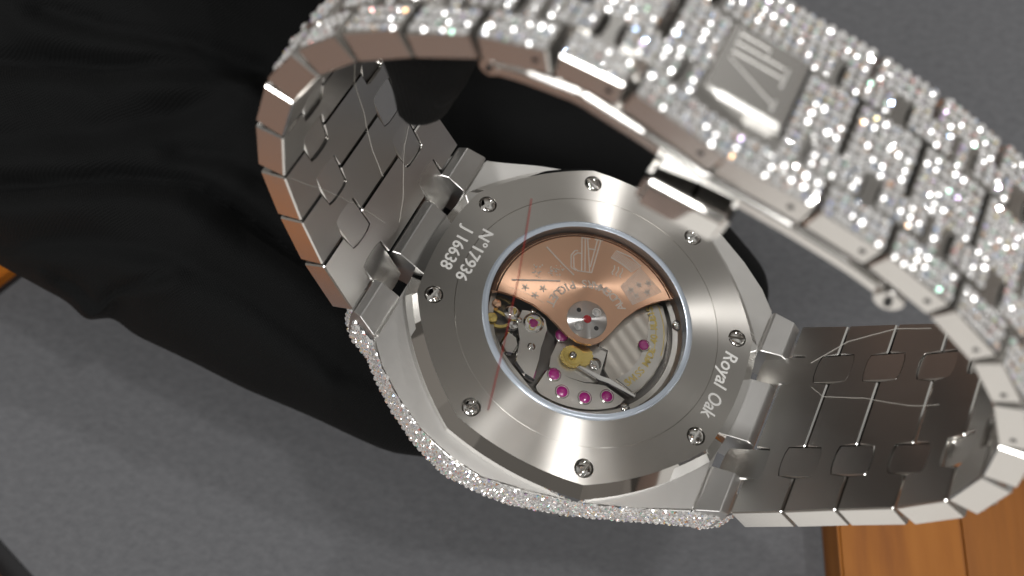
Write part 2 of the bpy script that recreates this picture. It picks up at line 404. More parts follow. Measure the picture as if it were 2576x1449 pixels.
# --- movement under glass
lathe("movement_plate", [(10.4, -3.2), (10.4, -2.7), (0, -2.7)], m_plate, watch, smooth=20)
lathe("casing_ring", [(10.52, -2.8), (10.52, -1.2), (10.2, -1.15), (9.75, -1.7), (9.25, -1.75), (9.2, -2.7)], m_bridge, watch, caps=False)
lathe("crystal_gasket", [(10.72, -.05), (10.66, .08), (10.4, .16), (10.10, .06), (10.05, -.6), (10.05, -1.2)], m_ring, watch, caps=False, smooth=50)
lathe("crystal", [(10.12, .0), (9.9, .05), (0, .05)], m_glass, watch, caps=False, smooth=30)
def arc(r, a0, a1, n=24, c=(0, 0)): return [(c[0] + r * math.cos(R(a0 + (a1 - a0) * i / n)), c[1] + r * math.sin(R(a0 + (a1 - a0) * i / n))) for i in range(n + 1)]
def ccw(P):
    a = sum(P[i - 1][0] * P[i][1] - P[i][0] * P[i - 1][1] for i in range(len(P)))
    return P if a > 0 else P[::-1]
def bridge(name, P, z0, z1, m, bev, seg=1):
    o = prism(name, P, z0, z1, [m, m_edge], watch, bev, 1)
    o.data.polygons.foreach_set('material_index', [0 if abs(p.normal.z) > .95 else 1 for p in o.data.polygons]); return o
barrel = ccw([(2.2, -1.5), (3.4, -1.2), (3.72, -3.5), (4.85, -4.3), (7.3, -4.55), (8.0, -3.2), (8.5, -1.3), (8.65, 1.0), (8.3, 2.9), (7.5, 4.8), (6.4, 6.3), (3.5, 6.0), (1, 3)])
bridge("barrel_bridge", barrel, -2.6, -1.8, m_stripe, .12)
# raised outer band of the barrel bridge
band = ccw(arc(8.35, -30, 46, 20) + [(5.0, 5.4)] + [(5.84, 3.6), (6.45, 1.6), (6.5, -.6), (6.05, -2.5), (5.2, -3.8)])
bridge("bridge_band", band, -1.82, -1.66, m_bridge, .06)
train = ccw([(-1.55, -8.55), (-1.30, -6.35), (-.6, -5.95), (.2, -6.0), (1.15, -6.15), (2.7, -5.85), (4.0, -5.1), (4.6, -4.75), (7.0, -5.1)] + arc(9.0, -41, -98, 14))
bridge("train_bridge", train, -2.6, -1.8, m_bridge, .14)
midb = ccw([(-1.65, -2.4), (-1.45, -4.8), (-1.2, -6.0), (.2, -5.8), (1.2, -5.95), (2.7, -5.6), (3.9, -4.9), (3.5, -3.6), (3.1, .6), (0, 1)])
bridge("wheel_bridge", midb, -2.65, -2.05, m_bridge, .1)
cock = ccw([(-6.3, -1.9), (-4.6, -1.2), (-3.5, -1.6), (-2.85, -2.5), (-3.05, -3.7), (-2.9, -4.8), (-2.35, -6.0), (-1.75, -8.2), (-3.0, -8.15), (-4.45, -7.35), (-4.35, -6.2), (-4.75, -4.9), (-5.6, -4.0), (-6.2, -3.2)])
bridge("balance_cock", cock, -2.4, -1.55, m_bridge, .2)
bridge("pallet_cock", ccw([(-6.35, -4.5), (-5.2, -4.7), (-4.7, -5.4), (-4.75, -6.6), (-5.5, -6.9), (-6.5, -6.2)]), -2.6, -1.9, m_bridge, .2)
bridge("edge_bridge", ccw(arc(9.15, 218, 262, 12) + [(-2.0, -8.75), (-4.35, -7.65), (-6.0, -6.75), (-7.0, -5.9)]), -2.6, -1.95, m_bridge, .08)
# click lever lying over the joint of the bridges
prism("click_spring", ccw([(1.2, -4.65), (1.5, -4.35), (3.9, -4.35), (4.7, -4.05), (7.7, -4.35), (7.6, -4.65), (4.7, -4.55), (3.8, -4.85)]), -1.8, -1.55, m_edge, watch, .06, 1)
# balance wheel and bright balance parts at the left edge
lathe("balance_wheel", [(1.75, -2.2), (1.75, -1.9), (1.45, -1.9), (1.45, -2.2)], m_yellow, watch, 40, (-8.0, -3.2), caps=False)
prism("balance_arm", [(-9.6, -3.35), (-6.4, -3.35), (-6.4, -3.05), (-9.6, -3.05)], -2.15, -1.95, m_yellow, watch, .04)
lathe("balance_weight", [(.62, -2.1), (.62, -1.6), (.5, -1.45), (0, -1.4)], m_yellow, watch, 20, (-8.35, -4.4))
lathe("balance_weight", [(.5, -2.1), (.5, -1.6), (.4, -1.5), (0, -1.45)], m_goldp, watch, 20, (-8.6, -2.7))
lathe("stud_holder", [(.85, -2.2), (.85, -1.75), (.5, -1.55), (.42, -1.55), (.42, -2.0), (0, -2.0)], m_edge, watch, 28, (-6.85, -2.6))
lathe("lever_post", [(.55, -2.2), (.55, -1.75), (.4, -1.6), (0, -1.55)], m_edge, watch, 20, (-6.2, -4.0))
# shock-proof balance jewel
lathe("jewel_setting", [(1.05, -1.6), (1.05, -1.42), (.9, -1.36), (.82, -1.48), (.3, -1.52), (0, -1.52)], m_edge, watch, 36, (-4.5, -2.75))
acc = Acc()
for k in range(3):
    a = R(40 + 120 * k); cx, cy = -4.5 + .42 * math.cos(a), -2.75 + .42 * math.sin(a)
    acc.strip(arc(.30, 40 + 120 * k - 120, 40 + 120 * k + 120, 10, (cx, cy)), .09, -1.5, .08)
acc.build("jewel_spring", m_yellow, watch)
def ruby(c, r, z):
    o = lathe("ruby", [(r, z - .4), (r, z - .02), (r * .8, z + .08), (r * .3, z + .12), (0, z + .12)], m_ruby, watch, 24, c)
    s = lathe("ruby_sink", [(r * 1.28, z + .0), (r * 1.2, z + .03), (r * 1.0, z - .12)], m_edge, watch, 24, c, caps=False)
for c, z in (((-.38, -6.47), -1.78), ((1.06, -7.67), -1.78), ((3.28, -7.09), -1.78), ((5.16, -5.82), -1.78), ((6.3, 1.03), -1.62), ((-1.46, -2.31), -1.75)): ruby(c, .56 if z < -1.7 else .5, z)
lathe("ruby", [(.47, -1.7), (.47, -1.5), (.3, -1.4), (0, -1.38)], m_ruby, watch, 24, (-4.5, -2.75))
# gilt reversing wheel with teeth
T = []
for k in range(80): 
    r_ = 1.18 if k % 4 < 2 else 1.05
    a = 2 * math.pi * k / 80; T.append((.38 + r_ * math.cos(a), -3.91 + r_ * math.sin(a)))
prism("gold_wheel", T, -1.9, -1.5, m_yellow, watch, .02)
lathe("wheel_hub", [(.9, -1.5), (.88, -1.44), (.45, -1.42), (.42, -1.3), (0, -1.3)], m_yellow, watch, 32, (.38, -3.91))
T = []
for k in range(60):
    r_ = 1.15 if k % 4 < 2 else 1.02
    a = 2 * math.pi * k / 60; T.append((1.25 + r_ * math.cos(a), -3.2 + r_ * math.sin(a)))
prism("gold_wheel", T, -2.1, -1.75, m_yellow, watch, .02)
for c, r_, z, a in (((.38, -3.91), .36, -1.1, 60), ((2.73, -3.31), .68, -1.75, -30), ((8.55, 4.9), .62, -1.45, -5), ((-5.05, -1.55), .34, -1.45, 85), ((7.2, -6.0), .5, -1.6, 40), ((-3.6, -5.1), .42, -1.5, 100), ((-5.9, -3.2), .36, -1.5, 10)):
    me_ = screw_mesh(r_, z, r_ * .3, .18, 20); o = new_obj("movement_screw", me_, watch); o.location = (c[0] * MM, c[1] * MM, 0); o.rotation_euler = (0, 0, R(a))
acc = Acc()
s_ = "SWISS MADE 40 RUBIS"
for i, ch in enumerate(s_):
    if ch == ' ': continue
    a = -29 + 73 * i / (len(s_) - 1)
    V, F = text_geo(ch, 1.05, .015, 0, .015)
    place_text(acc, V, F, (7.62 * math.cos(R(a)), 7.62 * math.sin(R(a))), R(a + 90), -1.63)
for r_ in (7.45, 8.3): acc.strip(arc(r_, 6, 46, 16), .09, -1.65, .03)
acc.strip([(7.45 * math.cos(R(46)), 7.45 * math.sin(R(46))), (8.3 * math.cos(R(46)), 8.3 * math.sin(R(46)))], .09, -1.65, .03)
acc.build("bridge_lettering", m_goldink, watch)

# --- rotor
ZR = -.72
low = [(-9.05, -1.85), (-7.44, -1.4), (-5.39, -1.26), (-3.78, -1.56), (-2.15, -2.15), (-1.0, -2.62)] + arc(2.62, 249, 330, 10) + [(2.62, -.3), (2.9, .8), (3.3, 2.2), (3.95, 3.75), (4.9, 5.1), (6.85, 6.95)]
rot_poly = ccw([(-9.35, -1.95)] + low + arc(9.55, 46, 191, 40))
rotor = prism("rotor", rot_poly, ZR - .35, ZR, m_gold, watch, .10, 2)
a0, a1 = 46, 192
prof = [(9.93, ZR - 1.0), (9.93, ZR - .25), (9.75, ZR - .1), (9.56, ZR - .02), (9.32, ZR + .06), (9.28, ZR - .3)]
V = []; F = []; nn = 60
for r_, z in prof:
    for k in range(nn + 1):
        a = R(a0 + (a1 - a0) * k / nn); V.append((r_ * math.cos(a) * MM, r_ * math.sin(a) * MM, z * MM))
for i in range(len(prof) - 1):
    for k in range(nn): a = i * (nn + 1) + k; F.append((a, a + 1, a + nn + 2, a + nn + 1))
F.append(tuple(i * (nn + 1) for i in range(len(prof)))); F.append(tuple(i * (nn + 1) + nn for i in range(len(prof)))[::-1])
from_data("rotor_rim", V, F, m_goldp, watch, 40)
acc = Acc(); acc.wf = 1.35; Z0 = ZR - .01
def fr(u, v, c, ang):
    """rotor-local point (letter right u, letter up v) around c; up points to the centre"""
    return (c[0] + u * math.cos(ang) - v * math.sin(ang), c[1] + u * math.sin(ang) + v * math.cos(ang))
cAP = (-3.0, 6.55); aAP = R(113.7 + 90)
def ap(pts, w=.10): acc.strip([fr(x, y, cAP, aAP) for x, y in pts], w, Z0)
# linked A and P monogram as outlined strokes
ap([(-1.5, -2.0), (-.55, 1.9)]); ap([(-1.15, -2.0), (-.4, 1.3)]); ap([(-.35, 1.9), (-.1, -2.0)]); ap([(.15, -2.0), (.15, 1.9)])
ap([(-1.75, -2.0), (-.85, -2.0)]); ap([(-.4, -2.0), (.55, -2.0)]); ap([(-1.0, -.8), (-.2, -.8)])
ap([(.5, -2.0), (.5, 1.9)]); ap([(-.6, 1.9), (1.0, 1.9)]); ap([(.85, 1.9), (1.3, 1.6), (1.35, .2), (.95, -.15), (.5, -.15)]); ap([(1.1, 1.9), (1.6, 1.6), (1.62, .2), (1.2, -.4), (.9, -.4)])
# ring lettering
s_ = "AUDEMARS PIGUET"
for i, ch in enumerate(s_):
    if ch == ' ': continue
    a = 52 + 132 * i / (len(s_) - 1)
    V, F = text_geo(ch, 1.2, .02, 0, .018)
    place_text(acc, V, F, (4.35 * math.cos(R(a)), 4.35 * math.sin(R(a))), R(a + 90), Z0 + .02)
# crest at left: two rules, thorn bush, stars and a beaded edge
acc.strip([(-7.0, 5.21), (-5.57, 4.64), (-4.4, 4.2), (-3.19, 3.81)], .12, Z0)
acc.strip([(-8.45, -.06), (-4.14, 2.46)], .13, Z0)
for k in range(26):
    f = k / 25; p = (-8.2 + 3.62 * f, -.9 + (.27) * f + .18 * math.sin(math.pi * f)); acc.strip([p, (p[0] + .05, p[1])], .08, Z0)
for c in ((-6.9, -.1), (-5.3, .75), (-5.7, -.35)):
    for k in range(5):
        a = k * 2 * math.pi / 5 + .3; acc.strip([c, (c[0] + .38 * math.cos(a), c[1] + .38 * math.sin(a))], .10, Z0)
for k in range(34):
    c = (-6.6 + random.uniform(-.55, .55), 2.3 + random.uniform(-.75, .75)) if k < 15 else (-4.9 + random.uniform(-.8, .7), 3.3 + random.uniform(-.8, .65))
    a = random.uniform(0, 3.14); l = random.uniform(.1, .35); acc.strip([c, (c[0] + l * math.cos(a), c[1] + l * math.sin(a))], .08, Z0)
# crest at right: hatched band, script initials, hatched field with stars
def quad(A, B, C, D, n, ln=.05):
    A, B, C, D = map(np.array, (A, B, C, D))
    for k in range(n):
        f = k / (n - 1); acc.strip([A + (B - A) * f, D + (C - D) * f], ln, Z0, .03)
A_, B_, C_, D_ = (-.5, 8.75), (2.45, 8.5), (1.85, 7.33), (-.67, 7.71)
quad(A_, B_, C_, D_, 22); acc.strip([A_, (1.1, 8.9), B_], .11, Z0); acc.strip([D_, (.7, 7.65), C_], .11, Z0)
quad((2.5, 8.3), (5.49, 7.0), (3.38, 3.96), (1.52, 5.19), 24)
for c in ((3.9, 7.1), (3.1, 6.4), (4.2, 6.1), (2.6, 5.4), (3.3, 5.1)):
    for k in range(5):
        a = k * 2 * math.pi / 5; acc.strip([c, (c[0] + .34 * math.cos(a), c[1] + .34 * math.sin(a))], .13, Z0 + .01)
for k in range(3):
    c = (.1 + .42 * k, 6.55 + .06 * k); acc.strip([(c[0] - .1, c[1] + .55), (c[0] + .05, c[1] + .2), (c[0], c[1] - .4), (c[0] + .2, c[1] - .55)], .09, Z0)
acc.build("rotor_engraving", m_engr, watch)
lathe("rotor_boss", [(2.05, ZR - .1), (2.05, ZR + .06), (1.92, ZR + .12), (0, ZR + .14)], m_boss, watch, 64)
lathe("red_jewel", [(.42, ZR + .1), (.42, ZR + .2), (.3, ZR + .25), (0, ZR + .25)], m_red, watch, 28)
for c in ((.55, 1.15), (-.45, -1.15)):
    lathe("boss_screw", [(.46, ZR + .12), (.46, ZR + .2), (.36, ZR + .2), (.32, ZR + .13), (.0, ZR + .15)], m_polish, watch, 28, c)
for c in ((-1.15, .48), (1.2, -.42)): lathe("boss_hole", [(.24, ZR + .1), (.24, ZR + .152), (0, ZR + .152)], m_dark, watch, 20, c)

# protective film line across the case back and glass
A_ = np.array([-10.71, 8.92]); B_ = np.array([-4.40, -13.85]); acc = Acc()
t = (B_ - A_) / np.linalg.norm(B_ - A_); nn_ = np.array([-t[1], t[0]])
Pm = (A_ + B_) / 2 + nn_ * .55
pts = [A_ * (1 - f) ** 2 + Pm * 2 * f * (1 - f) + B_ * f * f for f in np.linspace(0, 1, 16)]
acc.strip(pts, .22, .17, .012); acc.build("red_film_line", m_redline, watch)

# --- end bars of the case, three each side
def barprof(s):
    return [(17.15, -1.8), (17.3, -1.62), (19.2, -.66), (20.1, -1.0), (20.35, -2.2), (20.35, -6.0), (17.15, -6.0)]
for s in (-1, 1):
    for y0, y1 in ((6.95, 11.95), (-3.45, 3.45), (-12.0, -7.05)):
        P = barprof(s); bm = bmesh.new()
        tp = lambda x, y: y * (1 - .027 * (x - 17.15)) if abs(y) > 11 else y
        A = [bm.verts.new((s * x * MM, tp(x, y0) * MM, z * MM)) for x, z in P]; B = [bm.verts.new((s * x * MM, tp(x, y1) * MM, z * MM)) for x, z in P]
        bm.faces.new(A if s > 0 else A[::-1]); bm.faces.new(B[::-1] if s > 0 else B)
        for i in range(len(P)):
            j = (i + 1) % len(P); q = (A[i], B[i], B[j], A[j]); bm.faces.new(q if s > 0 else q[::-1])
        bmesh.ops.recalc_face_normals(bm, faces=bm.faces)
        bmesh.ops.bevel(bm, geom=list(bm.edges), offset=.07 * MM, segments=1, affect='EDGES', clamp_overlap=True)
        from_bm("lug_bar", bm, m_bar, watch)

# --- bracelet
J = [(-20.15, -.85), (-23.9, 3.9), (-26.6, 8.9), (-28.7, 13.9), (-29.2, 19.0), (-28.6, 23.9), (-26.8, 28.2), (-24.1, 31.6), (-20.2, 34.6), (-15.9, 37.3),
     (-11.1, 39.2), (-6.4, 39.5), (.8, 38.0), (7.6, 37.7), (12.6, 37.1), (18.0, 35.8), (22.4, 34.0), (25.8, 31.4), (28.9, 27.6), (30.4, 23.4), (30.7, 18.4), (28.85, 13.7), (25.95, 9.1), (23.1, 4.4), (20.0, -.4)]
J = [np.array(p, float) for p in J]; NL = len(J) - 1
S = [0]
for i in range(NL): S.append(S[-1] + np.linalg.norm(J[i + 1] - J[i]))
def hw(i): return max(7.4, 11.1 - .078 * min(S[i], S[-1] - S[i]))
TH = 2.2
def frame(p, t):
    """matrix in watch space: x along the band, y across, z outward"""
    t = t / np.linalg.norm(t)
    return Matrix(((t[0], 0, -t[1], p[0] * MM), (0, 1, 0, 0), (t[1], 0, t[0], p[1] * MM), (0, 0, 0, 1)))
DIRS = [(J[i + 1] - J[i]) / np.linalg.norm(J[i + 1] - J[i]) for i in range(NL)]
LOCAL = {}
def setl(o, m): o.matrix_local = m; LOCAL[o.name] = m.copy()
def set_faces(me):
    mi = []
    for p in me.polygons:
        nz = p.normal
        if abs(nz.y) > .93: mi.append(1)
        elif abs(nz.z) > .93: mi.append(0)
        elif abs(nz.x) > .93: mi.append(1)
        else: mi.append(2)
    me.polygons.foreach_set('material_index', mi)
CY, HWS, SL = .5, .155, .33      # stud centre and half width as fractions of the half width; stud half length of the pitch
def notch(xe, y, h, d, c):
    """points of a stud notch in an end face at x=xe; d=-1 means material lies at smaller x; going up in y"""
    w = HWS * h + c
    pts = []
    depth = [0, 1, 1.05, 1.07, 1.05, 1, 0]; ys = [-1, -1, -.5, 0, .5, 1, 1]
    return [(dd, y + k * w) for dd, k in zip(depth, ys)]
links = []
for i in range(NL):
    L = np.linalg.norm(J[i + 1] - J[i]); h0, h1 = hw(i), hw(i + 1); g = .09; c = .07
    sl0 = SL * (L if i == 0 else .5 * (L + S[i] - S[i - 1])); sl1 = SL * (L if i == NL - 1 else .5 * (L + S[i + 2] - S[i + 1]))
    sl0 = min(sl0, 1.95); sl1 = min(sl1, 1.95)
    P = [(g, -h0), (L - g, -h1)]
    for yc in (-CY, CY) if i != 11 else ():
        for dd, y in notch(0, yc * h1, h1, -1, c): P.append((L - g - dd * (sl1 + c - g), y))
    P += [(L - g, h1), (g, h0)]
    for yc in (CY, -CY) if i != 12 else ():
        for dd, y in notch(0, yc * h0, h0, 1, c)[::-1]: P.append((g + dd * (sl0 + c - g), y))
    TH = 2.2 if 8 <= i <= 17 else 2.6
    bm = prism_bm(P, 0, TH, .13, 1)
    o = from_bm("bracelet_link", bm, [m_link, m_side, m_edge], watch); set_faces(o.data)
    setl(o, frame(J[i], DIRS[i])); links.append((o, L, h0, h1, sl0, sl1))
studs = []
for i in range(NL + 1):
    if i == 12: continue
    tl = random.uniform(-.05, .05)
    d = DIRS[0] if i == 0 else DIRS[-1] if i == NL else DIRS[i - 1] + DIRS[i]
    Lm = np.linalg.norm(J[1] - J[0]) if i == 0 else np.linalg.norm(J[-1] - J[-2]) if i == NL else .5 * (S[i + 1] - S[i - 1])
    sl = min(SL * Lm, 1.95); h = hw(i); w = HWS * h
    for s in (-1, 1):
        ex0 = 3.0 if i == 0 else sl; ex1 = 3.0 if i == NL else sl
        P = [(-ex0, -w), (ex1, -w), (ex1 * 1.05, -w * .5), (ex1 * 1.07, 0), (ex1 * 1.05, w * .5), (ex1, w), (-ex0, w), (-ex0 * 1.05, w * .5), (-ex0 * 1.07, 0), (-ex0 * 1.05, -w * .5)]
        P = [(x, y + s * CY * h) for x, y in P]
        TH = 2.2 if 9 <= i <= 17 else 2.6
        bm = prism_bm(P, .02 if 0 < i < NL else .15, TH + .12, .13, 1)
        o = from_bm("link_stud", bm, [m_side if random.random() < .4 else m_link, m_side, m_edge], watch); set_faces(o.data)
        setl(o, frame(J[i], d + np.array([-d[1], d[0]]) * random.uniform(-.06, .06))); studs.append((o, ex0, ex1, w, s * CY * h, i))

# --- diamonds
def diamond_geo(r, seed):
    g = np.random.default_rng(seed); V = []; F = []
    for k in range(8):
        a = 2 * math.pi * k / 8; V.append((r * math.cos(a), r * math.sin(a), -.03 * r))
    for k in range(8):
        a = 2 * math.pi * (k + .5) / 8; q = .56 + g.uniform(-.07, .07); V.append((q * r * math.cos(a), q * r * math.sin(a), r * (.50 + g.uniform(-.12, .12))))
    V.append((g.uniform(-.15, .15) * r, g.uniform(-.15, .15) * r, r * (.42 + g.uniform(-.15, .12))))
    for k in range(8):
        k1 = (k + 1) % 8
        F += [(k, k1, 8 + k), (k1, 8 + k1, 8 + k), (8 + k, 8 + k1, 16)]
    return np.array(V), F
def painted_fire_cols(nf, g):
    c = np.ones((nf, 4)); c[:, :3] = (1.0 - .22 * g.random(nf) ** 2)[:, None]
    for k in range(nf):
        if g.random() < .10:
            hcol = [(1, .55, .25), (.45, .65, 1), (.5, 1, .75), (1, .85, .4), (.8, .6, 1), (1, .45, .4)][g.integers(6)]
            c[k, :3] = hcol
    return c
def painted_fire_attr(me, cols):
    a = me.color_attributes.new('painted_fire', 'FLOAT_COLOR', 'CORNER')
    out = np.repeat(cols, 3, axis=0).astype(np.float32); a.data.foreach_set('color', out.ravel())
RD = .42; PITCH = .79
VAR = []
for s in range(10):
    V, F = diamond_geo(RD * MM, s); me = bpy.data.meshes.new("diamond"); me.from_pydata([tuple(v) for v in V], [], F); me.materials.append(m_dia)
    painted_fire_attr(me, painted_fire_cols(len(F), np.random.default_rng(100 + s))); VAR.append((me, V, F))
spots = []                                          # (matrix in watch space cm, owner, local matrix)
def fill(o, x0, x1, y0, y1, z):
    nx = max(1, int(round((x1 - x0) / PITCH))); ny = max(1, int(round((y1 - y0) / PITCH)))
    for a in range(nx):
        for b in range(ny):
            x = x0 + (a + .5) * (x1 - x0) / nx; y = y0 + (b + .5) * (y1 - y0) / ny
            sc_ = min((x1 - x0) / nx, (y1 - y0) / ny, .9) / PITCH
            ml = Matrix.Translation((x * MM, y * MM, z * MM)) @ Matrix.Rotation(random.uniform(0, 6.28), 4, 'Z') @ Matrix.Rotation(random.gauss(0, .10), 4, 'X') @ Matrix.Rotation(random.gauss(0, .10), 4, 'Y') @ Matrix.Scale(sc_, 4)
            spots.append((LOCAL[o.name] @ ml, o, ml))
OUTER = range(5, 20)
for i, (o, L, h0, h1, sl0, sl1) in enumerate(links):
    if i not in OUTER: continue
    TH = 2.2 if 8 <= i <= 17 else 2.6
    h = .5 * (h0 + h1); e_ = .17; w = HWS * h + .1
    if i in (11, 12):                             # round the folded clasp cover
        x0_, x1_ = (e_, L - 3.75) if i == 11 else (2.95, L - e_)
        fill(o, e_, L - e_, -h + .03, -CY * h - w, TH); fill(o, e_, L - e_, CY * h + w, h - .03, TH)
        fill(o, x0_, x1_, -CY * h + w, CY * h - w, TH)
        xs_ = (sl0 * 1.12 + .3, L - 3.75) if i == 11 else (2.95, L - sl1 * 1.12 - .3)
        fill(o, *xs_, -CY * h - w, -CY * h + w, TH)
        xs_ = (sl0 * 1.12 + .3, L - e_) if i == 11 else (e_, L - sl1 * 1.12 - .3)
        fill(o, *xs_, max(CY * h - w, 2.85), CY * h + w, TH); continue
    fill(o, e_, L - e_, -h + .03, -CY * h - w, TH)
    fill(o, e_, L - e_, -CY * h + w, CY * h - w, TH)
    fill(o, e_, L - e_, CY * h + w, h - .03, TH)
    for s in (-1, 1):
        a, b = sl0 * 1.12 + .3, L - sl1 * 1.12 - .3
        if b - a > .6: fill(o, a, b, s * CY * h - w, s * CY * h + w, TH)
for o, e0, e1, w, y, i in studs:
    TH = 2.2 if 9 <= i <= 17 else 2.6
    if 5 <= i <= 20: fill(o, -e0 - .05, e1 + .05, y - w + .1, y + w - .1, TH + .12)
# stones on the flank of the case, and in the bezel below it
flank = []
def flank_rows(path, zs, off=.0):
    Pn = [np.array(p) for p in path]
    for zi, z in enumerate(zs):
        d = (zi % 2) * .32; acc_ = 0
        for a, b in zip(Pn[:-1], Pn[1:]):
            l = np.linalg.norm(b - a); t = (b - a) / l; nrm = np.array([t[1], -t[0]])
            while d < l:
                p = a + t * d + nrm * off
                X = Vector((t[0], t[1], 0)); Zv = Vector((nrm[0], nrm[1], 0)); Y = Zv.cross(X)
                Mx = Matrix((X, Y, Zv)).transposed().to_4x4(); Mx.translation = Vector((p[0] * MM, p[1] * MM, z * MM))
                s_ = random.uniform(.82, .98)
                flank.append(Mx @ Matrix.Rotation(random.uniform(0, 6.28), 4, 'Z') @ Matrix.Rotation(random.gauss(0, .13), 4, 'X') @ Matrix.Rotation(random.gauss(0, .13), 4, 'Y') @ Matrix.Scale(s_, 4))
                d += .64
            d -= l
path = [(-21.0, -9.9), (-19.5, -11.3)] + near + [(19.5, -11.2), (21.2, -10.0)]
flank_rows(path, [-2.7, -3.26, -3.82, -4.38, -4.94, -5.5, -6.06, -6.6], .02)
# bezel under the case
bez = octo(17.9, 17.3)
prism("bezel", bez, -9.2, -6.7, m_polish, watch, .5, 2, smooth=30)
octn = [(19.05 * math.cos(R(a)), 19.05 * math.sin(R(a))) for a in (-157.5, -112.5, -67.5, -22.5)]

for k in range(8):
    a = R(22.5 + 45 * k); lathe("bezel_screw", [(.9, -9.6), (.9, -9.25), (0, -9.2)], m_polish, watch, 6, (16.8 * math.cos(a), 16.8 * math.sin(a)))
# lug corner blocks that carry the stones beside the end bars
for s in (-1, 1):
    P = ccw([(s * 17.0, -11.6), (s * 17.0, -7.5), (s * 20.2, -7.5), (s * 21.2, -8.8), (s * 20.7, -10.3), (s * 19.4, -11.1)])
    prism("lug", P, -7.0, -2.3, m_satin, watch, .15, 1)
    P = ccw([(s * 17.0, 11.6), (s * 17.0, 7.5), (s * 20.2, 7.5), (s * 21.0, 9.0), (s * 20.5, 10.6)])
    prism("lug", P, -7.4, -2.3, m_satin, watch, .15, 1)
camw = WATCH.inverted() @ CAMPOS
def shows(M):
    p = M.translation; n_ = M.to_3x3().col[2].normalized(); v = (camw - p); d = v.length
    return (n_.dot(v) / d) / d ** 2 if n_.dot(v) > 0 else -1
def inframe(M):
    q = CAMM.inverted() @ (WATCH @ M.translation); return abs(q.x / -q.z) < 1330 / FPX and abs(q.y / -q.z) < 760 / FPX
order = sorted(range(len(spots)), key=lambda k: -(shows(spots[k][0]) if inframe(spots[k][0]) else -9))
single = set(order[:300])
acc = Acc(); cols = []
for k, (Mw, o, ml) in enumerate(spots):
    v = VAR[random.randrange(10)]
    if k in single:
        d = new_obj("diamond", v[0], o); d.matrix_local = ml
    elif shows(Mw) > 0 or random.random() < .3:
        A4 = np.array(Mw); W = v[1] @ A4[:3, :3].T + A4[:3, 3]; acc.add(W, v[2]); cols.append(painted_fire_cols(len(v[2]), rng))
for Mw in flank:
    v = VAR[random.randrange(10)]; A4 = np.array(Mw); W = v[1] @ A4[:3, :3].T + A4[:3, 3]; acc.add(W, v[2]); cols.append(painted_fire_cols(len(v[2]), rng))
pv = acc.build("diamond_pave", m_dia, watch); painted_fire_attr(pv.data, np.concatenate(cols)); tag(pv, kind='stuff')

# --- folding clasp: cover plate with monogram, blade, pushers, pins
o12, L12 = links[12][0], links[12][1]
TH = 2.2
Mc = LOCAL[o12.name].copy()
def clasp_part(o): o.matrix_local = Mc; return o
pl = [(-2.55, -2.95), (3.6, -2.95), (3.6, 3.6), (-2.55, 3.6)]
pl = [(x - 1.0, y - .9) for x, y in pl]
clasp_part(prism("clasp_cover", pl, .3, TH + .75, [m_cover], watch, .38, 3, smooth=40))
acc = Acc(); zt = TH + .75
def cs(a, b, w=.09): acc.strip([(a[0] - 2.2, a[1] - .9), (b[0] - 2.2, b[1] - .9)], w, zt - .01, .05)
cs((-.35, 2.6), (1.9, 2.6)); cs((-.35, 1.75), (3.3, 1.75)); cs((-.35, .9), (3.6, .9)); cs((-.35, .3), (3.6, -1.5)); cs((3.55, 1.9), (3.55, .2), .2); cs((1.9, 2.6), (1.9, 1.75)); cs((-.35, 2.9), (-.35, 1.5)); cs((3.6, -1.1), (3.6, -1.9), .2)
clasp_part(acc.build("clasp_monogram", m_mono, watch))
for x0, x1 in ((-4.2, -3.5), (2.55, 2.9)):       # black gap and ribbed end beside the cover
    clasp_part(prism("clasp_gap", [(x0, -3.85), (x1, -3.85), (x1, 2.7), (x0, 2.7)], .4, TH + .03, m_dark, watch))
# blade: a curved bar just inside the links
bl = [(-15.3, 35.9), (-13, 36.7), (-9, 37.5), (-4, 36.9), (1, 35.9), (7.5, 35.6), (12, 35.1), (15.6, 34.3)]
bm = bmesh.new(); prev = None
for x, z in bl:
    q = [bm.verts.new((x * MM, y * MM, zz * MM)) for y, zz in ((-6.9, z - .45), (6.9, z - .45), (6.9, z + .95), (-6.9, z + .95))]
    if prev:
        for k in range(4): bm.faces.new((prev[k], prev[(k + 1) % 4], q[(k + 1) % 4], q[k]))
    else: bm.faces.new(q[::-1])
    prev = q
bm.faces.new(prev); bmesh.ops.recalc_face_normals(bm, faces=bm.faces)
bmesh.ops.bevel(bm, geom=list(bm.edges), offset=.3 * MM, segments=3, affect='EDGES', clamp_overlap=True)
from_bm("clasp_blade", bm, m_side, watch, 40)
def yrod(name, x, z, r, y0, y1, m, n=24, bev=.0):
    bm = prism_bm(circ((0, 0), r, n), y0, y1, bev, 2); o = from_bm(name, bm, m, watch, 40)
    # local z -> watch y, local x -> watch x, local y -> -watch z
    o.matrix_local = Matrix(((1, 0, 0, x * MM), (0, 0, 1, 0), (0, -1, 0, z * MM), (0, 0, 0, 1)))
    return o
yrod("hinge_barrel", 15.6, 34.7, 1.05, -7.25, 7.25, m_side, 28, .2); yrod("hinge_pin", 15.6, 34.7, .28, -7.5, -7.2, m_dark, 16)
yrod("hinge_barrel", -15.3, 36.3, .75, -6.95, 6.95, m_side, 28, .15); yrod("hinge_pin", -15.3, 36.3, .22, -7.1, -6.9, m_dark, 16)
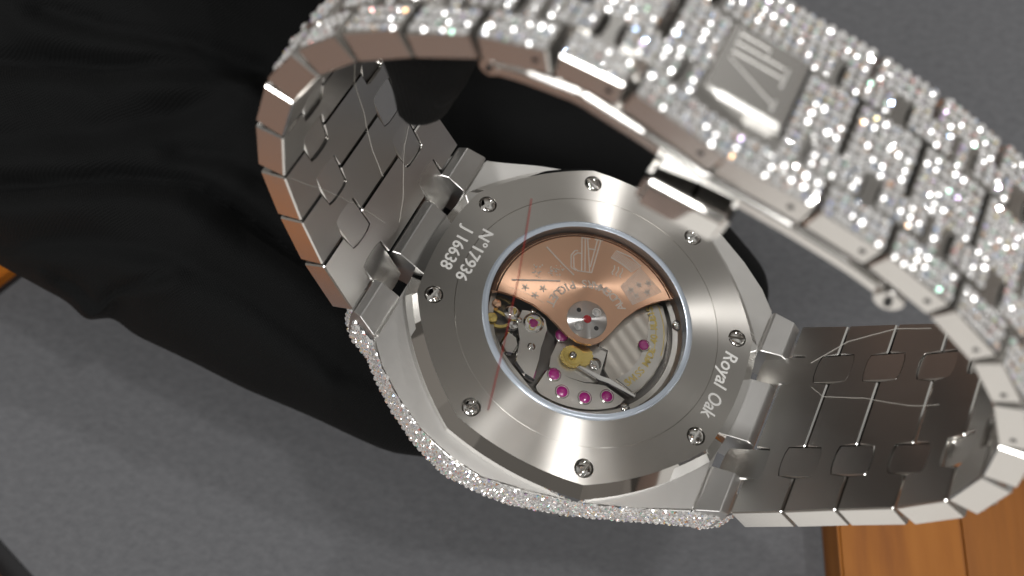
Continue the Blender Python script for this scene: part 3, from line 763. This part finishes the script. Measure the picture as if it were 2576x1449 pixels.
for s, y0, y1 in ((-1, -9.0, -5.6), (1, 5.6, 8.8)):
    bm = prism_bm([(-2.7, 33.2), (3.6, 33.2), (3.6, 36.3), (-2.7, 36.3)], y0, y1, .45, 3)
    for v in bm.verts: x, y, z = v.co; v.co = (x, z, y)
    bmesh.ops.recalc_face_normals(bm, faces=bm.faces)
    from_bm("clasp_pusher", bm, m_polish, watch, 40)
for i in range(9, 18):                              # pin holes in the side of the links near the clasp
    o, L, h0, h1 = links[i][:4]
    p = J[i] + DIRS[i] * L * .8; nrm = np.array([-DIRS[i][1], DIRS[i][0]]); p = p + nrm * 1.1
    hh = h0 + (h1 - h0) * .8
    yrod("link_pin", p[0], p[1], .24, -hh - .015, -hh + .2, m_dark, 16)

# --- protective film creases over the inside of the bracelet
def on_band(i, f, y, up=-.03):
    p = J[i] + (J[i + 1] - J[i]) * f; nrm = np.array([-DIRS[i][1], DIRS[i][0]]); p = p + nrm * up
    return (p[0] * MM, y * MM, p[1] * MM)
acc = Acc()
def crease(pts, r=.03):
    P = []
    for a, b in zip(pts[:-1], pts[1:]):
        for k in range(6):
            f = k / 6; s = (a[0] + a[1]) * (1 - f) + (b[0] + b[1]) * f; i = min(int(s), NL - 1)
            P.append(on_band(i, s - i, a[2] + (b[2] - a[2]) * f + random.gauss(0, .015)))
    V, F = tube_data(P, r * MM, 5); from_data("film_crease", V, F, m_film, watch, 60)
crease([(4, .5, 2.0), (3, .4, 2.1), (2, .3, 1.8), (1, .6, .9), (0, .9, .6)], .038)
crease([(1, .2, 6.5), (0, .9, 4.2), (0, .4, 1.2), (0, .15, -1.2)])
crease([(2, .9, -9.3), (1, .9, -6.0), (1, .0, -3.4), (0, .35, -2.0)], .025)
crease([(23, .5, 6.2), (22, .9, 8.6), (22, .0, 9.6), (21, .2, 9.2)], .04)
crease([(23, .3, 3.2), (23, .0, 2.0), (22, .2, 1.6), (21, .3, .6), (20, .6, .4)], .035)

# ------------------------------------------------------------------ the gloved hand
CH = []
def chain(pts, n=10):
    """pts: (u, v, depth mm, radius mm)"""
    P = []; rr = []
    pts = np.array(pts, float)
    for a, b in zip(pts[:-1], pts[1:]):
        for k in range(n):
            q = a + (b - a) * k / n; P.append(cpt(*q[:3])[:]); rr.append(q[3] * MM)
    q = pts[-1]; P.append(cpt(*q[:3])[:]); rr.append(q[3] * MM)
    P = np.array(P); rr = np.array(rr)
    t0 = P[0] - P[1]; t0 /= np.linalg.norm(t0); t1 = P[-1] - P[-2]; t1 /= np.linalg.norm(t1)
    def cap(p, t, r): 
        fs = (.35, .65, .87, .98); return [p + t * r * f for f in fs], [r * math.sqrt(1 - f * f) for f in fs]
    c0_, r0_ = cap(P[0], t0, rr[0]); c1_, r1_ = cap(P[-1], t1, rr[-1])
    P = np.concatenate([np.array(c0_[::-1]), P, np.array(c1_)]); rr = np.concatenate([r0_[::-1], rr, r1_])
    CH.append((P, rr))
# little finger side of the hand, then ring, middle and index fingers, palm and thumb
chain([(-420, 170, 132, 14), (60, 385, 131, 13.0), (420, 600, 130, 12), (735, 800, 128, 9.8), (1040, 985, 127, 7.6), (1165, 1030, 127, 6.2)])
chain([(-420, 60, 135, 17), (300, 380, 134, 14), (800, 620, 132, 10), (1180, 860, 131, 8.2), (1420, 1000, 130, 7.0)])
chain([(0, 60, 137, 17), (500, 260, 136, 14), (1000, 480, 135, 10), (1400, 700, 134.5, 8.5), (1660, 880, 134, 7.4)])
chain([(0, -100, 140, 18), (700, 100, 139, 15), (1200, 300, 138, 11), (1545, 490, 137, 8.4), (1800, 735, 137, 6.7)])
chain([(-300, -250, 142, 24), (500, -120, 141, 22), (1000, 60, 141, 18), (1330, 190, 140, 13)])
chain([(300, -350, 132, 15), (800, -330, 112, 11), (1090, -150, 90, 7.5), (1086, 40, 86, 5.0), (1076, 170, 90, 3.7), (1046, 268, 93, 1.9)])
chain([(1086, 40, 86, 4.6), (1080, 170, 90, 3.7), (1082, 262, 93, 1.9)])
acc = Acc()
for P, rr in CH:
    V, F = tube_data(P, rr, 20); acc.add(V, F)
hand = acc.build("gloved_hand", m_glove, None)
rm = hand.modifiers.new("r", 'REMESH'); rm.mode = 'VOXEL'; rm.voxel_size = .075
sm_ = hand.modifiers.new("s", 'SMOOTH'); sm_.factor = .5; sm_.iterations = 10
bpy.context.view_layer.update(); dg = bpy.context.evaluated_depsgraph_get()
hm = bpy.data.meshes.new_from_object(hand.evaluated_get(dg)); hand.modifiers.clear(); hand.data = hm; hm.name = "gloved_hand"
# cloth folds
nv = len(hm.vertices); co = np.empty(nv * 3, np.float32); hm.vertices.foreach_get('co', co); co = co.reshape(-1, 3).astype(float)
inv = np.array(CAMM.inverted()); cc = co @ inv[:3, :3].T + inv[:3, 3]
U = 1288 + FPX * cc[:, 0] / -cc[:, 2]; Vv = 724.5 - FPX * cc[:, 1] / -cc[:, 2]
def pdist(poly):
    best = np.full(nv, 1e9); sgn = np.zeros(nv)
    for a, b in zip(poly[:-1], poly[1:]):
        a = np.array(a, float); b = np.array(b, float); t = b - a; l = np.linalg.norm(t); t /= l
        s = np.clip((U - a[0]) * t[0] + (Vv - a[1]) * t[1], 0, l)
        dx = U - a[0] - t[0] * s; dy = Vv - a[1] - t[1] * s; d = np.hypot(dx, dy); m_ = d < best
        best[m_] = d[m_]; sgn[m_] = np.sign(t[0] * dy - t[1] * dx)[m_]
    return best, sgn
disp = np.zeros(nv)
FOLDS = [([(-100, 475), (150, 462), (300, 448), (475, 462), (590, 535), (700, 615), (850, 720), (980, 830)], 2.6, 26, 60),
         ([(-100, 150), (250, 165), (470, 165), (640, 185), (760, 250)], 2.4, 30, 60),
         ([(100, 20), (300, 75), (480, 110), (650, 165)], 1.6, 24, 50),
         ([(-50, 350), (250, 330), (420, 290), (560, 240)], 1.1, 34, 60),
         ([(450, 380), (580, 400), (700, 470), (820, 590)], 1.2, 26, 50),
         ([(-50, 620), (200, 600), (420, 640), (640, 760), (860, 930)], .9, 30, 60),
         ([(150, 700), (240, 745), (300, 730), (420, 690)], 1.0, 16, 30)]
for poly, amp, wv_, off in FOLDS:
    d, s = pdist(poly)
    disp -= amp * np.exp(-(d / wv_) ** 2)
    disp += amp * .55 * np.exp(-((d - off) / (off * .8)) ** 2) * (s > 0) 
front = cc[:, 2] > -14.2
disp += .25 * np.sin(U / 61 + Vv / 97) + .2 * np.sin(U / 37 - Vv / 45 + 1)
toward = -np.array([c for c in (CAMPOS - Vector((0, 0, 0))).normalized()]) * -1
mask = np.clip((1010 - U) / 120, 0, 1)
co += (disp * mask * MM)[:, None] * toward[None, :]
# tucked hem wrinkles on the lower outline
wob = np.exp(-(np.hypot(U - 235, Vv - 755) / 40) ** 2) * 1.6 - np.exp(-(np.hypot(U - 300, Vv - 790) / 40) ** 2) * 1.2
co[:, 1] += -wob * MM * 1.0
hm.vertices.foreach_set('co', co.astype(np.float32).ravel()); hm.update()
hm.polygons.foreach_set('use_smooth', [True] * len(hm.polygons))
tag(hand, "hand in a creased black knit glove holding the watch from behind", "gloved hand")
